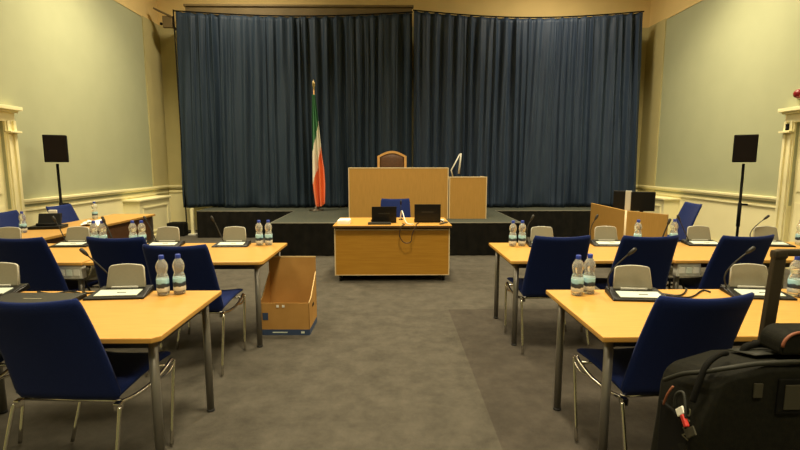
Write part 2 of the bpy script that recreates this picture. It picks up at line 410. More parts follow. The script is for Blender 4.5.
# ------------------------------------------------------------------ podium, chair, lamp on the stage
def podium(x0, x1, y0, y1, z, label):
    t = thing('podium', label, 'podium', ((x0+x1)/2, y0, ZS)); W = x1-x0; H = z-ZS; D = y1-y0
    MB().b2((-W/2+.012, 0, .0), (W/2-.012, .025, H)).build('front_panel', M['oak'], t)
    MB().b2((-W/2, -.004, 0), (-W/2+.014, D, H), .002).build('side_panel', M['lip'], t)
    MB().b2((W/2-.014, -.004, 0), (W/2, D, H), .002).build('side_panel', M['lip'], t)
    MB().b2((-W/2+.012, -.004, H-.012), (W/2-.012, .03, H+.004), .002).build('top_edging', M['lip'], t)
    MB().b2((-W/2+.014, .026, H-.30), (W/2-.014, D, H-.27)).build('desk_surface', M['oak'], t)
    return t
podium(-.74, .96, 8.1, 8.62, 1.42, 'tall oak podium front in the middle of the stage')
podium(.975, 1.62, 8.1, 8.7, 1.265, 'lower oak podium box beside the tall podium')
t = thing('armchair', 'brown leather chair with arched wooden frame behind the tall podium', 'chair', (0.0, 9.2, ZS), 0)
def arch(u, r): return r
fr = MB()
N = 24; W = .28
def arc(x, w=W, h0=1.08, rise=.10): return h0+rise*math.cos(PI/2*x/w)**1
outer = [(-W, .45)]+[(-W+2*W*i/N, arc(-W+2*W*i/N)) for i in range(N+1)]+[(W, .45)]
inner = [(-W+.045, .5)]+[((-W+.045)+2*(W-.045)*i/N, arc((-W+.045)+2*(W-.045)*i/N)-.045) for i in range(N+1)]+[(W-.045, .5)]
def ring(outer, inner, d):
    b = bmesh.new(); V = []
    for (ox, oz), (ix, iz) in zip(outer, inner):
        V.append([b.verts.new((ox, 0, oz)), b.verts.new((ix, 0, iz)), b.verts.new((ix, d, iz)), b.verts.new((ox, d, oz))])
    for a, c in zip(V[:-1], V[1:]):
        for k in range(4): b.faces.new((a[k], a[(k+1) % 4], c[(k+1) % 4], c[k]))
    b.faces.new(V[0]); b.faces.new(V[-1][::-1]); bmesh.ops.recalc_face_normals(b, faces=b.faces); return b
fr.merge(ring(outer, inner, .05)); fr.b2((-W, 0, .45), (W, .05, .51)); fr.build('back_frame', M['chairwood'], t)
lb = MB(); lb.slab(lambda u, v: ((u-.5)*2*(W-.045), .025-.03*math.sin(PI*u)*math.sin(PI*v), .5+(arc((u-.5)*2*(W-.045))-.045-.5)*v), 14, 14, .04)
lb.build('backrest', M['leather'], t)
MB().box((0, -.24, .45), (.54, .50, .09), .03).build('seat', M['leather'], t)
for sx in (-1, 1):
    MB().tube([(sx*.26, -.44, 0), (sx*.26, -.45, .42)], [.02, .028]).build('leg', M['chairwood'], t)
    MB().tube([(sx*.26, .06, 0), (sx*.26, .03, .42)], [.02, .028]).build('leg', M['chairwood'], t)
    MB().tube([(sx*.28, .02, .72), (sx*.29, -.3, .70), (sx*.28, -.42, .66), (sx*.27, -.42, .42)], .022, smooth_steps=5).build('armrest', M['chairwood'], t)
t = thing('desk_lamp', 'pale jointed desk lamp standing on the lower podium box', 'lamp', (1.08, 8.40, .996))
MB().lathe([(.07, 0), (.07, .02), (.02, .03)], 18).build('base', M['silver'], t)
MB().tube([(0, 0, .02), (0, 0, .24)], .012).build('stem', M['silver'], t)
MB().tube([(0, 0, .24), (-.04, -.02, .38), (.11, -.02, .66)], .012, smooth_steps=1).build('arm', M['silver'], t)
MB().tube([(.11, -.02, .66), (.125, -.03, .67), (.09, -.05, .32)], [.012, .012, .018]).build('lamp_head', M['silver'], t)

# flag
t = thing('flag', 'green, white and orange flag hanging furled from a pole on the stage', 'flag', (-1.52, 9.55, ZS))
MB().lathe([(.15, 0), (.15, .02), (.06, .035), (.03, .09), (.02, .1)], 20).build('pole_base', M['handle'], t)
MB().tube([(0, 0, .05), (0, 0, 2.38)], .013).build('pole', M['chairwood'], t)
MB().lathe([(.012, 0), (.022, .015), (.014, .04), (.03, .07), (.03, .13), (.014, .16), (.004, .19)], 14, c=(0, 0, 2.37)).build('finial', M['brass'], t)
b = bmesh.new(); nu, nv = 44, 90; V = []
def flg(u, v):
    wdt = .05+.20*min(1, v*1.5)**.9
    xl = -.03-.035*math.sin(min(1, v*1.6)*PI*.5)+.05*max(0, v-.55)
    x = xl+wdt*u+.02*math.sin(v*5+u*2)*v
    if v > .8: x = x+(.0+(.5-u)*wdt*.35)*((v-.8)/.2)
    y = -.03+(.045*math.sin(u*PI*5.0+v*1.3)+.02*math.sin(u*9+v*4))*(.35+.65*min(1, v*2))
    z = 2.27-v*2.17-.05*math.sin(u*PI)*(v > .85)*(v-.85)/.15+.08*u*(v-.9 if v > .9 else 0)*10*.6
    return (x, y, z)
for i in range(nu+1): V.append([b.verts.new(flg(i/nu, j/nv)) for j in range(nv+1)])
sel = []
for i in range(nu):
    for j in range(nv):
        u = (i+.5)/nu; v = (j+.5)/nv
        f = b.faces.new((V[i][j], V[i][j+1], V[i+1][j+1], V[i+1][j])); f.smooth = True
        gw = .50-.27*u if u > .0 else .5
        wo = .80-.30*u-(.04 if u > .5 else 0)
        sel.append(0 if v < gw else (1 if v < wo else 2))
me = bpy.data.meshes.new('flag_cloth'); b.to_mesh(me); b.free()
for q in ('flag_g', 'flag_w', 'flag_o'): me.materials.append(M[q])
for f, s_ in zip(me.polygons, sel): f.material_index = s_
fo = bpy.data.objects.new('flag_cloth', me); COL.objects.link(fo); fo.parent = t
md = fo.modifiers.new('thickness', 'SOLIDIFY'); md.thickness = .003

# ------------------------------------------------------------------ conference tables
ZT = .73
def table(x0, x1, y0, y1, label, group=None, socket=None, corners=(0, 0)):
    t = thing('conference_table', label, 'table', ((x0+x1)/2, (y0+y1)/2, 0), 0, group)
    W = x1-x0; D = y1-y0
    cl, cr = corners   # clipped near corners at the aisle
    poly = [(-W/2, D/2), (-W/2, -D/2+cl), (-W/2+cl, -D/2), (W/2-cr, -D/2), (W/2, -D/2+cr), (W/2, D/2)]
    pp = []
    for q in poly:
        if not pp or (abs(pp[-1][0]-q[0])+abs(pp[-1][1]-q[1])) > 1e-6: pp.append(q)
    MB().prism(pp, ZT-.026, ZT, bev=.005).build('tabletop', M['beech'], t)
    fr = MB()
    for y in (-D/2+.09, D/2-.09): fr.b2((-W/2+.07, y-.015, ZT-.075), (W/2-.07, y+.015, ZT-.027))
    for x in (-W/2+.07, W/2-.07): fr.b2((x-.015, -D/2+.09, ZT-.075), (x+.015, D/2-.09, ZT-.027))
    fr.build('frame', M['darkgrey'], t)
    for x in (-W/2+.07, W/2-.07):
        for y in (-D/2+.09, D/2-.09):
            l = MB().tube([(x, y, .012), (x, y, ZT-.028)], .0215, 14).build('leg', M['steel'], t)
            MB().lathe([(.024, 0), (.024, .014)], 12, c=(x, y, 0)).build('foot_cap', M['rubber'], l)
    if socket:
        sx = socket; s = MB().b2((sx-.095, -D/2+.012, ZT-.135), (sx+.095, -D/2+.072, ZT-.0265), .005).build('socket_box', M['silver'], t)
        for q in (-1, 0, 1):
            o = MB().box((sx+q*.058, -D/2+.010, ZT-.085), (.044, .006, .05), .002)
            o.build('socket', M['white'] if q else M['panel'], s)
    return t
xl1, xr1 = -1.02, .94
GT = 'beech conference tables in rows'
table(.94, 2.34, 2.02, 2.82, 'beech table at the front right of the aisle, nearest to the black suitcase', GT)
table(2.36, 3.76, 2.02, 2.82, 'beech table at the right picture edge, behind the suitcase handle', GT)
table(-2.43, -1.04, 2.04, 2.84, 'beech table at the front left of the aisle with a closed laptop on it', GT, corners=(0, .03))
table(.94, 2.24, 3.68, 4.55, 'beech table of the rear right row next to the aisle', GT, socket=None)
table(2.26, 3.70, 3.68, 4.55, 'beech table of the rear right row with socket box, away from the aisle', GT, socket=-.60)
table(3.72, 5.1, 3.68, 4.55, 'beech table at the far right end of the rear right row', GT)
table(-2.41, -1.02, 3.68, 4.58, 'beech table of the rear left row next to the aisle and cardboard box', GT, corners=(0, .03))
table(-3.82, -2.43, 3.68, 4.58, 'beech table of the rear left row with socket box, away from the aisle', GT, socket=.59)
table(-5.0+.06, -3.84, 3.68, 4.58, 'beech table at the far left end of the rear left row', GT)

# side table along the left wall
t = thing('side_table', 'long wooden table along the left wall carrying a conference phone', 'table', (-3.94, 6.0, 0))
MB().b2((-.30, -1.27, ZT-.03), (.33, 1.27, ZT), .005).build('tabletop', M['oak'], t)
MB().b2((-.26, 1.19, 0), (.31, 1.22, ZT-.03)).build('end_panel', M['steel'], t)
MB().b2((-.26, -1.22, 0), (.31, -1.19, ZT-.03)).build('end_panel', M['steel'], t)
MB().b2((.26, -1.19, .35), (.28, 1.19, ZT-.031)).build('modesty_panel', M['leather'], t)

# operator desk on the right with monitors
t = thing('operator_desk', 'wooden desk with deep front panels along the right wall, below two monitors', 'desk', (3.73, 7.0, 0))
def qpanel(a, b_, z0, z1, th, nm, m, par):
    a = Vector((*a, 0)); b_ = Vector((*b_, 0)); d = (b_-a); L = d.length; ang = math.atan2(d.y, d.x)
    o = MB().box((0, 0, 0), (L, th, z1-z0), .003).build(nm, m, par)
    c = (a+b_)/2; o.location = (c.x, c.y, (z0+z1)/2); o.rotation_euler = (0, 0, ang); return o
A = (-.46, .70); B = (-.51, -.57); Cc = (-.22, -1.05); Dd = (-.27, -.50); E_ = (.22, .70)
qpanel(A, B, 0, .85, .03, 'front_panel', M['oak'], t); qpanel(B, Cc, 0, .85, .03, 'front_panel', M['oak'], t)
MB().tube([(B[0]-.012, B[1]-.004, 0), (B[0]-.012, B[1]-.004, .852)], .016, 8).build('corner_post', M['lip'], t)
MB().prism([(A[0]+.02, A[1]), (B[0]+.02, B[1]), (Cc[0]+.01, Cc[1]+.03), Dd, E_], .69, .72, bev=.004).build('desktop', M['oak'], t)
qpanel(Cc, Dd, 0, .688, .02, 'end_panel', M['oak'], t); qpanel(A, E_, 0, .688, .02, 'end_panel', M['oak'], t)
def monitor(loc, rz, w, h, label, m='black'):
    t = thing('computer_monitor', label, 'monitor', loc, rz, 'monitors on the operator desk')
    MB().box((0, 0, .012), (.24, .18, .02), .005).build('stand_base', M['black'], t)
    MB().box((0, .02, .08), (.05, .03, .14), .005).build('stand_neck', M['black'], t)
    MB().box((0, 0, .06+h/2), (w, .045, h), .01).build('casing', M['black'], t)
    MB().box((0, .026, .06+h/2), (w-.04, .004, h-.04), .001).build('screen', M['matte'], t)
    sw = .085 if m == 'silver' else .012
    MB().box((w/2+sw/2-.002, 0, .06+h/2), (sw, .05, h), .003).build('edge_strip', M[m], t)
monitor((3.50, 7.25, .72), -.5, .17, .30, 'black monitor with a pale side edge on the operator desk, nearer the curtain', 'silver')
monitor((3.78, 7.10, .72), -.3, .32, .29, 'wide black monitor on the operator desk, nearer the right wall')

# ------------------------------------------------------------------ central desk on castors
t = thing('mobile_desk', 'honey veneer desk on castors in the middle of the aisle', 'desk', (0, 5.95, 0))
MB().b2((-.735, -.10, .70), (.745, .78, .73), .003).build('desktop', M['beech'], t)
MB().b2((-.737, -.106, .705), (.747, -.09, .722), .001).build('front_edging', M['darkrail'], t)
MB().b2((-.715, -.03, .09), (.715, -.005, .66)).build('front_panel', M['honey'], t)
fp = MB(); fp.b2((-.72, -.034, .66), (.72, .0, .672)); fp.b2((-.728, -.034, .09), (-.714, 0, .672)); fp.b2((.714, -.034, .09), (.728, 0, .672)); fp.b2((-.728, -.034, .082), (.728, 0, .091)); fp.build('panel_edging', M['lip'], t)
MB().b2((-.72, -.004, .67), (.72, .02, .70)).build('top_rail', M['darkrail'], t)
MB().b2((-.727, .0, .1), (-.70, .70, .70)).build('side_panel', M['honey'], t)
MB().b2((.70, .0, .1), (.727, .70, .70)).build('side_panel', M['honey'], t)
MB().b2((-.70, .1, .10), (.70, .68, .12)).build('bottom_shelf', M['darkrail'], t)
for sx in (-1, 1):
    for y in (.04, .6):
        c = MB(); c.tube([(sx*.66-.018, y, .03), (sx*.66+.018, y, .03)], .03, 14); c.box((sx*.66, y, .075), (.05, .05, .045), .006)
        c.build('castor', M['black'], t)
tag(MB().box((-.48, 6.22, .03), (.34, .28, .055), .01).box((-.48, 6.08, .03), (.3, .01, .03), .002).build('equipment_case', M['matte']), 'flat black case on the floor under the mobile desk', 'case')
def laptop(loc, rz, w, h, lean, label, group=None):
    t = thing('laptop', label, 'laptop', loc, rz, group)
    MB().box((0, .11, .012), (w, .24, .02), .004).build('keyboard_base', M['black'], t)
    a = lean; o = MB().box((0, 0, h/2), (w, .014, h), .004).box((0, -.008, h*.55), (w*.45, .002, h*.07), 0, M['darkgrey']).build('screen_lid', M['black'], t)
    o.location = (0, -.012, .018); o.rotation_euler = (a, 0, 0); return t
laptop((-.105, 6.10, ZT), .10, .32, .20, .12, 'thick black open laptop, the left one on the mobile desk')
t2 = laptop((.46, 6.14, ZT), -.03, .34, .225, .10, 'thin black open laptop, the right one on the mobile desk')
tag(MB().box((-.16, 5.98, ZT+.012), (.29, .12, .022), .004).build('docking_keyboard', M['darkgrey']), 'small black keyboard slab in front of the left laptop', 'keyboard')
t = thing('paper_stack', 'small stack of white papers on the left end of the mobile desk', 'papers', (-.62, 6.1, ZT))
MB().box((0, 0, .02), (.16, .21, .04), .002).box((.01, .02, .046), (.14, .18, .012), .002, rz=.1).build('sheets', M['paper'], t)
tag(MB().tube([(.13, 6.0, ZT+.008), (.155, 5.88, ZT+.010), (.115, 5.835, ZT-.01), (.09, 5.825, ZT-.12), (.15, 5.82, ZT-.21), (.23, 5.82, ZT-.2), (.25, 5.822, ZT-.1), (.295, 5.835, ZT-.005), (.30, 5.88, ZT+.008), (.34, 6.05, ZT+.008)], .006, 8, smooth_steps=6).build('looped_cable', M['darkrail']), 'dark cable looping over the front edge of the mobile desk', 'cable')
tag(MB().tube([(.11, 6.35, ZT+.02), (.13, 6.28, ZT+.14), (.17, 6.05, ZT+.03), (.21, 5.93, ZT+.008), (.27, 5.9, ZT+.008)], .007, 8, smooth_steps=6).build('white_cable', M['white']), 'white cable between the two laptops on the mobile desk', 'cable')
t = thing('small_microphone', 'thin black microphone standing between the two laptops on the mobile desk', 'microphone', (.12, 6.45, ZT))
MB().lathe([(.03, 0), (.03, .012), (.01, .02)], 14).build('base', M['black'], t); MB().tube([(0, 0, .015), (0, 0, .22)], .004).build('stem', M['black'], t); MB().tube([(0, 0, .21), (0, 0, .27)], .010).build('microphone_head', M['black'], t)
tag(MB().tube([(.60, 6.3, ZT+.01), (.63, 6.12, ZT+.03), (.66, 6.0, ZT+.01), (.60, 5.92, ZT+.01), (.70, 5.93, ZT+.03), (.68, 6.1, ZT+.012)], .008, 8, smooth_steps=6).build('coiled_cable', M['darkgrey']), 'small tangle of dark cable on the right end of the mobile desk', 'cable')
tag(MB().box((.65, 6.22, ZT+.016), (.07, .10, .03), .004).build('adapter_block', M['white']), 'small white adapter on the right end of the mobile desk', 'adapter')

# ------------------------------------------------------------------ chairs
def make_chair(label):
    t = thing('stacking_chair', label, 'chair', group='blue stacking chairs')
    def back(u, v):
        x = (u-.5)*2; w = .250-.030*v
        if v > .93: w -= .008*((v-.93)/.07)**2
        if v < .08: w -= .02*((.08-v)/.08)**2
        bulge = .035*(1-x*x)
        return (x*w, -.150-.125*v-.055*v*v-bulge*(.3+.7*v), .435+.52*v-.012*(1-x*x)*v)
    MB().slab(back, 22, 22, .026).build('backrest', M['fabric'], t)
    def seat(u, v):
        x = (u-.5)*2; w = .245
        if v > .86: w -= .05*((v-.86)/.14)**2
        z = .462+.022*math.sin(v*PI*.8)-.018*(1-x*x)-.025*max(0, v-.85)/.15*0
        if v > .85: z -= .03*((v-.85)/.15)**2
        return (x*w, -.165+.49*v, z)
    MB().slab(seat, 20, 20, .03).build('seat', M['fabric'], t)
    for sx in (-1, 1):
        MB().tube([(sx*.275, .17, 0.01), (sx*.245, .29, .385), (sx*.240, .30, .42), (sx*.236, .285, .436)], .0095, 10, smooth_steps=4).build('leg', M['chrome'], t)
        MB().tube([(sx*.268, -.30, 0.01), (sx*.252, -.19, .37), (sx*.245, -.17, .405), (sx*.238, -.15, .42)], .0095, 10, smooth_steps=4).build('leg', M['chrome'], t)
    f = MB()
    for sx in (-1, 1):
        f.tube([(sx*.236, .285, .436), (sx*.246, .22, .425), (sx*.25, .10, .405), (sx*.247, -.05, .405), (sx*.238, -.15, .42)], .010, 10, smooth_steps=6)
        f.tube([(sx*.244, .295, .405), (sx*.25, .21, .385), (sx*.25, .12, .40)], .007, 8, smooth_steps=4)
        f.box((sx*.235, -.165, .41), (.03, .035, .035), .006)
    f.tube([(-.238, -.13, .415), (.238, -.13, .415)], .010); f.tube([(-.24, .22, .428), (.24, .22, .428)], .009)
    f.build('seat_frame', M['chrome'], t)
    return t
ch0 = make_chair('blue chair at the front left table, behind the closed laptop')
ch0.location = (-1.465, 2.23, 0); ch0.rotation_euler = (0, 0, -.07)
R = math.radians
for x, y, r, lab in [
    (-2.28, 2.25, -.05, 'blue chair at the left picture edge, at the front left table, mostly out of frame'),
    (1.285, 2.24, .10, 'blue chair at the front right table, next to the black suitcase'),
    (-1.465, 3.52, -.02, 'blue chair pulled out from the rear left table, next to the cardboard box'),
    (-2.06, 3.87, -.03, 'blue chair at the rear left row, second from the aisle, behind a unit'),
    (-2.78, 3.87, -.08, 'blue chair at the rear left row, third from the aisle, near the left wall'),
    (1.28, 3.87, .04, 'blue chair at the rear right row nearest the aisle, behind the front bottle pair'),
    (1.96, 3.87, .03, 'blue chair at the rear right row, second from the aisle, left of the socket box'),
    (2.69, 3.87, .10, 'blue chair at the rear right row, third from the aisle, right of the socket box'),
    (-4.03, 6.25, -PI/2-.04, 'blue chair behind the side table on the left, beside the conference phone'),
    (-4.06, 5.42, -PI/2+.06, 'blue chair behind the side table at the left picture edge, behind a bottle'),
    (3.83, 6.50, PI/2-.10, 'blue chair standing turned sideways in front of the right wall, beside the operator desk'),
    (.05, 7.02, PI+.0, 'blue chair behind the mobile desk, in front of the stage'),
]:
    dup(ch0, (x, y, 0), r, lab)

# ------------------------------------------------------------------ microphone units
def make_unit(label, mic=1):
    t = thing('microphone_unit', label, 'microphone unit', group='conference microphone units')
    b = MB()
    prof = [(-.11, .0), (-.11, .012), (.02, .03), (.09, .035), (.10, .0)]
    bb = bmesh.new(); Ls = []; Rs = []
    for y, z in prof:
        k = 1-.12*(y > 0)
        Ls.append(bb.verts.new((-.165*k, y, z))); Rs.append(bb.verts.new((.165*k, y, z)))
    n = len(prof)
    bb.faces.new(Ls); bb.faces.new(Rs[::-1])
    for k in range(n): bb.faces.new((Ls[k], Rs[k], Rs[(k+1) % n], Ls[(k+1) % n]))
    bmesh.ops.recalc_face_normals(bb, faces=bb.faces)
    bmesh.ops.bevel(bb, geom=bb.edges[:], offset=.006, segments=2, profile=.6, affect='EDGES')
    b.merge(bb); b.build('base', M['black'], t)
    sl = math.atan2(.018, .13)
    p = MB().box((.0, -.045, .0245), (.235, .085, .006), .002, rx=sl)
    pn = p.build('control_panel', M['panel'], t)
    MB().box((0, -.012, .030), (.19, .010, .004), .001, M['grey'], rx=sl).box((.02, -.05, .0275), (.05, .006, .003), .001, M['darkgrey'], rx=sl).build('button_row', None, pn)
    # upright loudspeaker panel, rounded trapezoid
    Wt, Wb, H = .098, .110, .138
    pts = [(-Wb, 0), (Wb, 0)]; r = .022
    for k in range(7):
        a = k/6*PI/2; pts.append((Wt-r+r*math.cos(a)+.0, H-r+r*math.sin(a)-.006))
    for k in range(1, 6): pts.append((Wt-r-(2*(Wt-r))*k/6, H-.006+.007*math.sin(PI*k/6)))
    for k in range(7):
        a = PI/2+k/6*PI/2; pts.append((-Wt+r+r*math.cos(a), H-r+r*math.sin(a)-.006))
    xf = Matrix.Translation((0, .055, .03)) @ Matrix.Rotation(PI/2-.22, 4, 'X')
    MB().prism(pts, -.012, .012, bev=.003, xf=xf).build('loudspeaker_panel', M['grey'], t)
    s = .013; e = MB(); q = [(x*1.0, y) for x, y in pts]
    rim = [xf @ Vector((x, y, .004)) for x, y in pts[1:]]+[xf @ Vector((pts[0][0], pts[0][1], .004))]
    e.tube(rim, .0045, 6); e.build('panel_rim', M['silver'], t)
    MB().box((0, .035, .037), (.15, .012, .012), .003).build('hinge_strip', M['silver'], t)
    if mic == 1: P = [(-.135, .04, .03), (-.145, .05, .09), (-.12, .05, .15), (-.07, .045, .21), (-.035, .04, .245)]
    elif mic == -1: P = [(-.10, .07, .03), (-.10, .08, .09), (-.14, .07, .15), (-.19, .06, .21), (-.21, .055, .235)]
    elif mic == 2: P = [(-.145, .04, .03), (-.15, .05, .10), (-.14, .05, .18), (-.11, .05, .24)]
    else: P = [(-.10, .04, .03), (-.13, .05, .10), (-.17, .06, .19), (-.19, .06, .23)]
    g = MB().tube(P, .0045, 8, smooth_steps=8).build('gooseneck', M['darkgrey'], t)
    a = Vector(P[-2]); c = Vector(P[-1]); d = (c-a).normalized()
    MB().tube([c-d*.01, c+d*.012, c+d*.04, c+d*.048], [.007, .0115, .0115, .006], 12).build('microphone_head', M['darkgrey'], g)
    return t
U = {k: None for k in (1, -1, 2, 3)}
for k, x, y, r, lab in [
    (1, 1.415, 2.66, -.10, 'microphone unit on the front right table, beside the bottle pair'),
    (1, 2.135, 2.69, -.13, 'microphone unit on the front right table, behind the suitcase handle'),
    (-1, -1.59, 2.75, .08, 'microphone unit on the front left table, between laptop and bottle pair'),
    (3, -2.38, 2.80, .05, 'microphone unit at the left picture edge on the front left table'),
    (2, 1.43, 4.40, .0, 'microphone unit on the rear right row beside the aisle-end bottles'),
    (2, 2.05, 4.42, -.05, 'microphone unit on the rear right row, second from the aisle'),
    (3, 2.95, 4.42, -.10, 'microphone unit on the rear right row, in front of the side-turned blue chair'),
    (1, 3.57, 4.38, -.15, 'microphone unit on the rear right row with its microphone raised before the right wall'),
    (3, -1.50, 4.44, .02, 'microphone unit on the rear left row beside the aisle-end bottles'),
    (3, -2.13, 4.44, .03, 'microphone unit on the rear left row, below the radiator cover'),
    (3, -2.99, 4.46, .05, 'microphone unit on the rear left row above the socket box'),
    (3, -3.62, 4.44, .05, 'microphone unit at the far left of the rear left row'),
]:
    if U[k] is None:
        U[k] = make_unit(lab, k); U[k].location = (x, y, ZT); U[k].rotation_euler = (0, 0, r)
    else: dup(U[k], (x, y, ZT), r, lab)
def mic_stand(x, y, tip, label):
    t = thing('gooseneck_microphone', label, 'microphone', (x, y, ZT))
    MB().box((0, 0, .015), (.12, .12, .03), .008).build('base', M['black'], t)
    P = [(0, 0, .03), (tip[0]*.3, 0, tip[1]*.45), (tip[0], 0, tip[1])]
    MB().tube(P, .007, 8, smooth_steps=6).build('gooseneck', M['darkgrey'], t)
    c = Vector(P[-1]); d = (c-Vector(P[-2])).normalized()
    MB().tube([c-d*.01, c+d*.01, c+d*.045, c+d*.052], [.008, .013, .013, .006], 12).build('microphone_head', M['darkgrey'], t)
mic_stand(2.56, 4.42, (.055, .20), 'gooseneck microphone on the rear right row between a bottle and the units')
mic_stand(-2.60, 4.42, (-.07, .23), 'gooseneck microphone on the rear left row between two bottle pairs')

# ------------------------------------------------------------------ bottles
def make_bottle(label):
    t = thing('water_bottle', label, 'bottle', group='water bottles on the tables')
    prof = [(.022, .001), (.031, .004), (.034, .012), (.034, .05), (.0335, .105), (.031, .118), (.0265, .130), (.0265, .136), (.031, .150), (.0335, .164), (.0325, .180), (.026, .198), (.0155, .214), (.0135, .222)]
    MB().lathe(prof, 24).build('bottle_body', M['water'], t)
    MB().lathe([(.0344, .025), (.0350, .027), (.0350, .098), (.0342, .100)], 24).build('label_sleeve', M['label'], t)
    MB().lathe([(.0150, .213), (.0152, .214), (.0152, .236), (.013, .239)], 20, lobes=0).build('cap', M['cap'], t)
    return t
b0 = make_bottle('water bottle nearest the aisle on the front right table')
b0.location = (1.085, 2.70, ZT)
for x, y, lab in [
    (1.168, 2.735, 'water bottle on the front right table, right one of the pair by the aisle'),
    (2.345, 2.66, 'water bottle on the front right table, just right of the suitcase handle'),
    (2.42, 2.67, 'water bottle at the right picture edge on the front row, right of the suitcase handle'),
    (-1.345, 2.74, 'water bottle on the front left table, left one of the pair'),
    (-1.262, 2.77, 'water bottle on the front left table, right one of the pair by the aisle'),
    (1.125, 4.36, 'water bottle on the rear right row, left one of the pair at the aisle end'),
    (1.215, 4.37, 'water bottle on the rear right row, right one of the pair at the aisle end'),
    (2.33, 4.42, 'water bottle on the rear right row in front of the operator desk middle'),
    (2.70, 4.46, 'water bottle on the rear right row beside the side-turned blue chair'),
    (3.86, 4.38, 'water bottle at the right picture edge on the rear right row'),
    (-1.250, 4.44, 'water bottle on the rear left row, left one of the pair at the aisle end'),
    (-1.165, 4.45, 'water bottle on the rear left row, right one of the pair at the aisle end'),
    (-2.42, 4.43, 'water bottle on the rear left row, right of the gooseneck microphone, left one'),
    (-2.342, 4.44, 'water bottle on the rear left row, right of the gooseneck microphone, right one'),
    (-2.778, 4.43, 'water bottle on the rear left row, left of the gooseneck microphone, left one'),
    (-2.70, 4.43, 'water bottle on the rear left row, left of the gooseneck microphone, right one'),
    (-4.10, 5.30, 'water bottle on the side table beside the chair at the left picture edge'),
    (-4.12, 6.62, 'water bottle standing alone on the far end of the side table'),
]:
    o = dup(b0, (x, y, ZT), random.uniform(0, 6), lab)

# ------------------------------------------------------------------ items on the left tables
t = thing('closed_laptop', 'closed black laptop on the front left table', 'laptop', (-1.985, 2.58, ZT), -.03)
MB().box((0, 0, .008), (.44, .25, .016), .005).build('base', M['black'], t)
ld = MB().box((0, 0, .022), (.44, .25, .012), .004).build('lid', M['darkgrey'], t)
MB().box((0, .0, .0285), (.10, .010, .0008)).build('lettering_strip', M['grey'], ld)
t = thing('conference_phone', 'black conference phone tilted up on the side table at the left', 'telephone', (-4.08, 5.66, ZT), .25)
MB().box((0, 0, .02), (.34, .22, .035), .01).build('base', M['black'], t)
MB().box((0, .06, .10), (.24, .03, .15), .012, rx=-.35).build('display_panel', M['black'], t)
MB().box((.02, .1, .18), (.09, .03, .06), .012).build('top_fitting', M['white'], t)
MB().tube([(-.1, -.05, .05), (.1, -.05, .05)], .02).build('handset', M['matte'], t)
t = thing('loose_papers', 'crumpled white papers beside the conference phone on the side table', 'papers', (-3.78, 5.98, ZT), .5)
MB().slab(lambda u, v: ((u-.5)*.2, (v-.5)*.3, .015+.015*math.sin(u*5+v*7)), 8, 8, .002).slab(lambda u, v: ((u-.5)*.16+.03, (v-.5)*.22+.12, .03+.012*math.sin(u*7-v*5)), 8, 8, .002).build('sheets', M['paper'], t)
# cables
def cable(pts, label, r=.005): tag(MB().tube(pts, r, 7, smooth_steps=7).build('cable', M['black']), label, 'cable')
z = ZT+.006
cable([(1.57, 2.72, z), (1.65, 2.66, z), (1.72, 2.70, z), (1.80, 2.80, z)], 'short black cable leaving the right side of the unit by the front right bottles')
cable([(1.58, 2.69, z), (1.68, 2.62, z), (1.76, 2.66, z), (1.88, 2.77, z), (1.90, 2.73, z)], 'black cable curving between the two units on the front right table')
cable([(-2.12, 2.80, z), (-2.0, 2.76, z), (-1.94, 2.81, z), (-1.85, 2.77, z)], 'black cable behind the closed laptop on the front left table')
cable([(-1.75, 2.81, z), (-1.80, 2.77, z), (-1.86, 2.81, z)], 'short black cable left of the unit on the front left table')
cable([(2.36, 3.80, .57), (2.42, 3.80, .46), (2.38, 3.80, .35), (2.33, 3.79, .22), (2.30, 3.80, .3), (2.31, 3.82, .55)], 'black cable hanging below the socket box of the rear right row', .008)
cable([(-2.50, 3.80, .56), (-2.44, 3.80, .42), (-2.50, 3.80, .36), (-2.43, 3.80, .3), (-2.48, 3.80, .2)], 'black cable hanging below the socket box of the rear left row', .008)

# ------------------------------------------------------------------ cardboard box
t = thing('cardboard_box', 'open brown archive box with navy printed foot on the floor by the aisle', 'box', (-.945, 4.03, 0), -.02)
w, d, h = .44, .36, .29; th = .006
MB().b2((-w/2, 0, 0), (w/2, d, th)).build('bottom_panel', M['card'], t)
MB().b2((-w/2, 0, 0), (w/2, th, h)).build('front_panel', M['card'], t)
MB().b2((-w/2, d-th, 0), (w/2, d, .63)).b2((-w/2, d-th-.001, .625), (w/2, d+.001, .635), 0, M['card_cut']).build('back_panel', M['card'], t)
xf = Matrix.Rotation(PI/2, 4, 'Z') @ Matrix.Rotation(PI/2, 4, 'X')
for sx in (-1, 1):
    x0 = sx*w/2-(th if sx > 0 else 0)
    b = MB().prism([(0, 0), (d, 0), (d, h+.20), (.10, h+.02), (0, h)], x0, x0+th, xf=xf)
    sp = b.build('side_panel', M['card'], t)
    MB().tube([(x0+th/2, .0, h), (x0+th/2, .10, h+.02), (x0+th/2, d, h+.20)], .005, 6).build('cut_edge', M['card_cut'], sp)
    MB().box((sx*(w/2+.0005), d*.5, h*.78), (.002, .07, .028), .0).build('hand_hole', M['matte'], sp)
pr = MB().b2((-w/2-.001, -.0012, 0.0), (w/2+.001, .001, .052)).b2((w/2-.001, 0, 0), (w/2+.0012, d, .052)).build('printed_band', M['navy_print'], t)
MB().box((-.04, -.002, .026), (.13, .001, .009)).build('printed_lettering', M['panel'], pr)
MB().box((.16, -.002, .026), (.03, .001, .018)).build('printed_mark', M['panel'], pr)
MB().box((-.165, -.0012, .17), (.05, .001, .065)).build('printed_square', M['navy_print'], t)
for x in (-.055, -.005): MB().box((x, -.002, .262), (.022, .003, .022), .001).build('white_sticker', M['paper'], t)

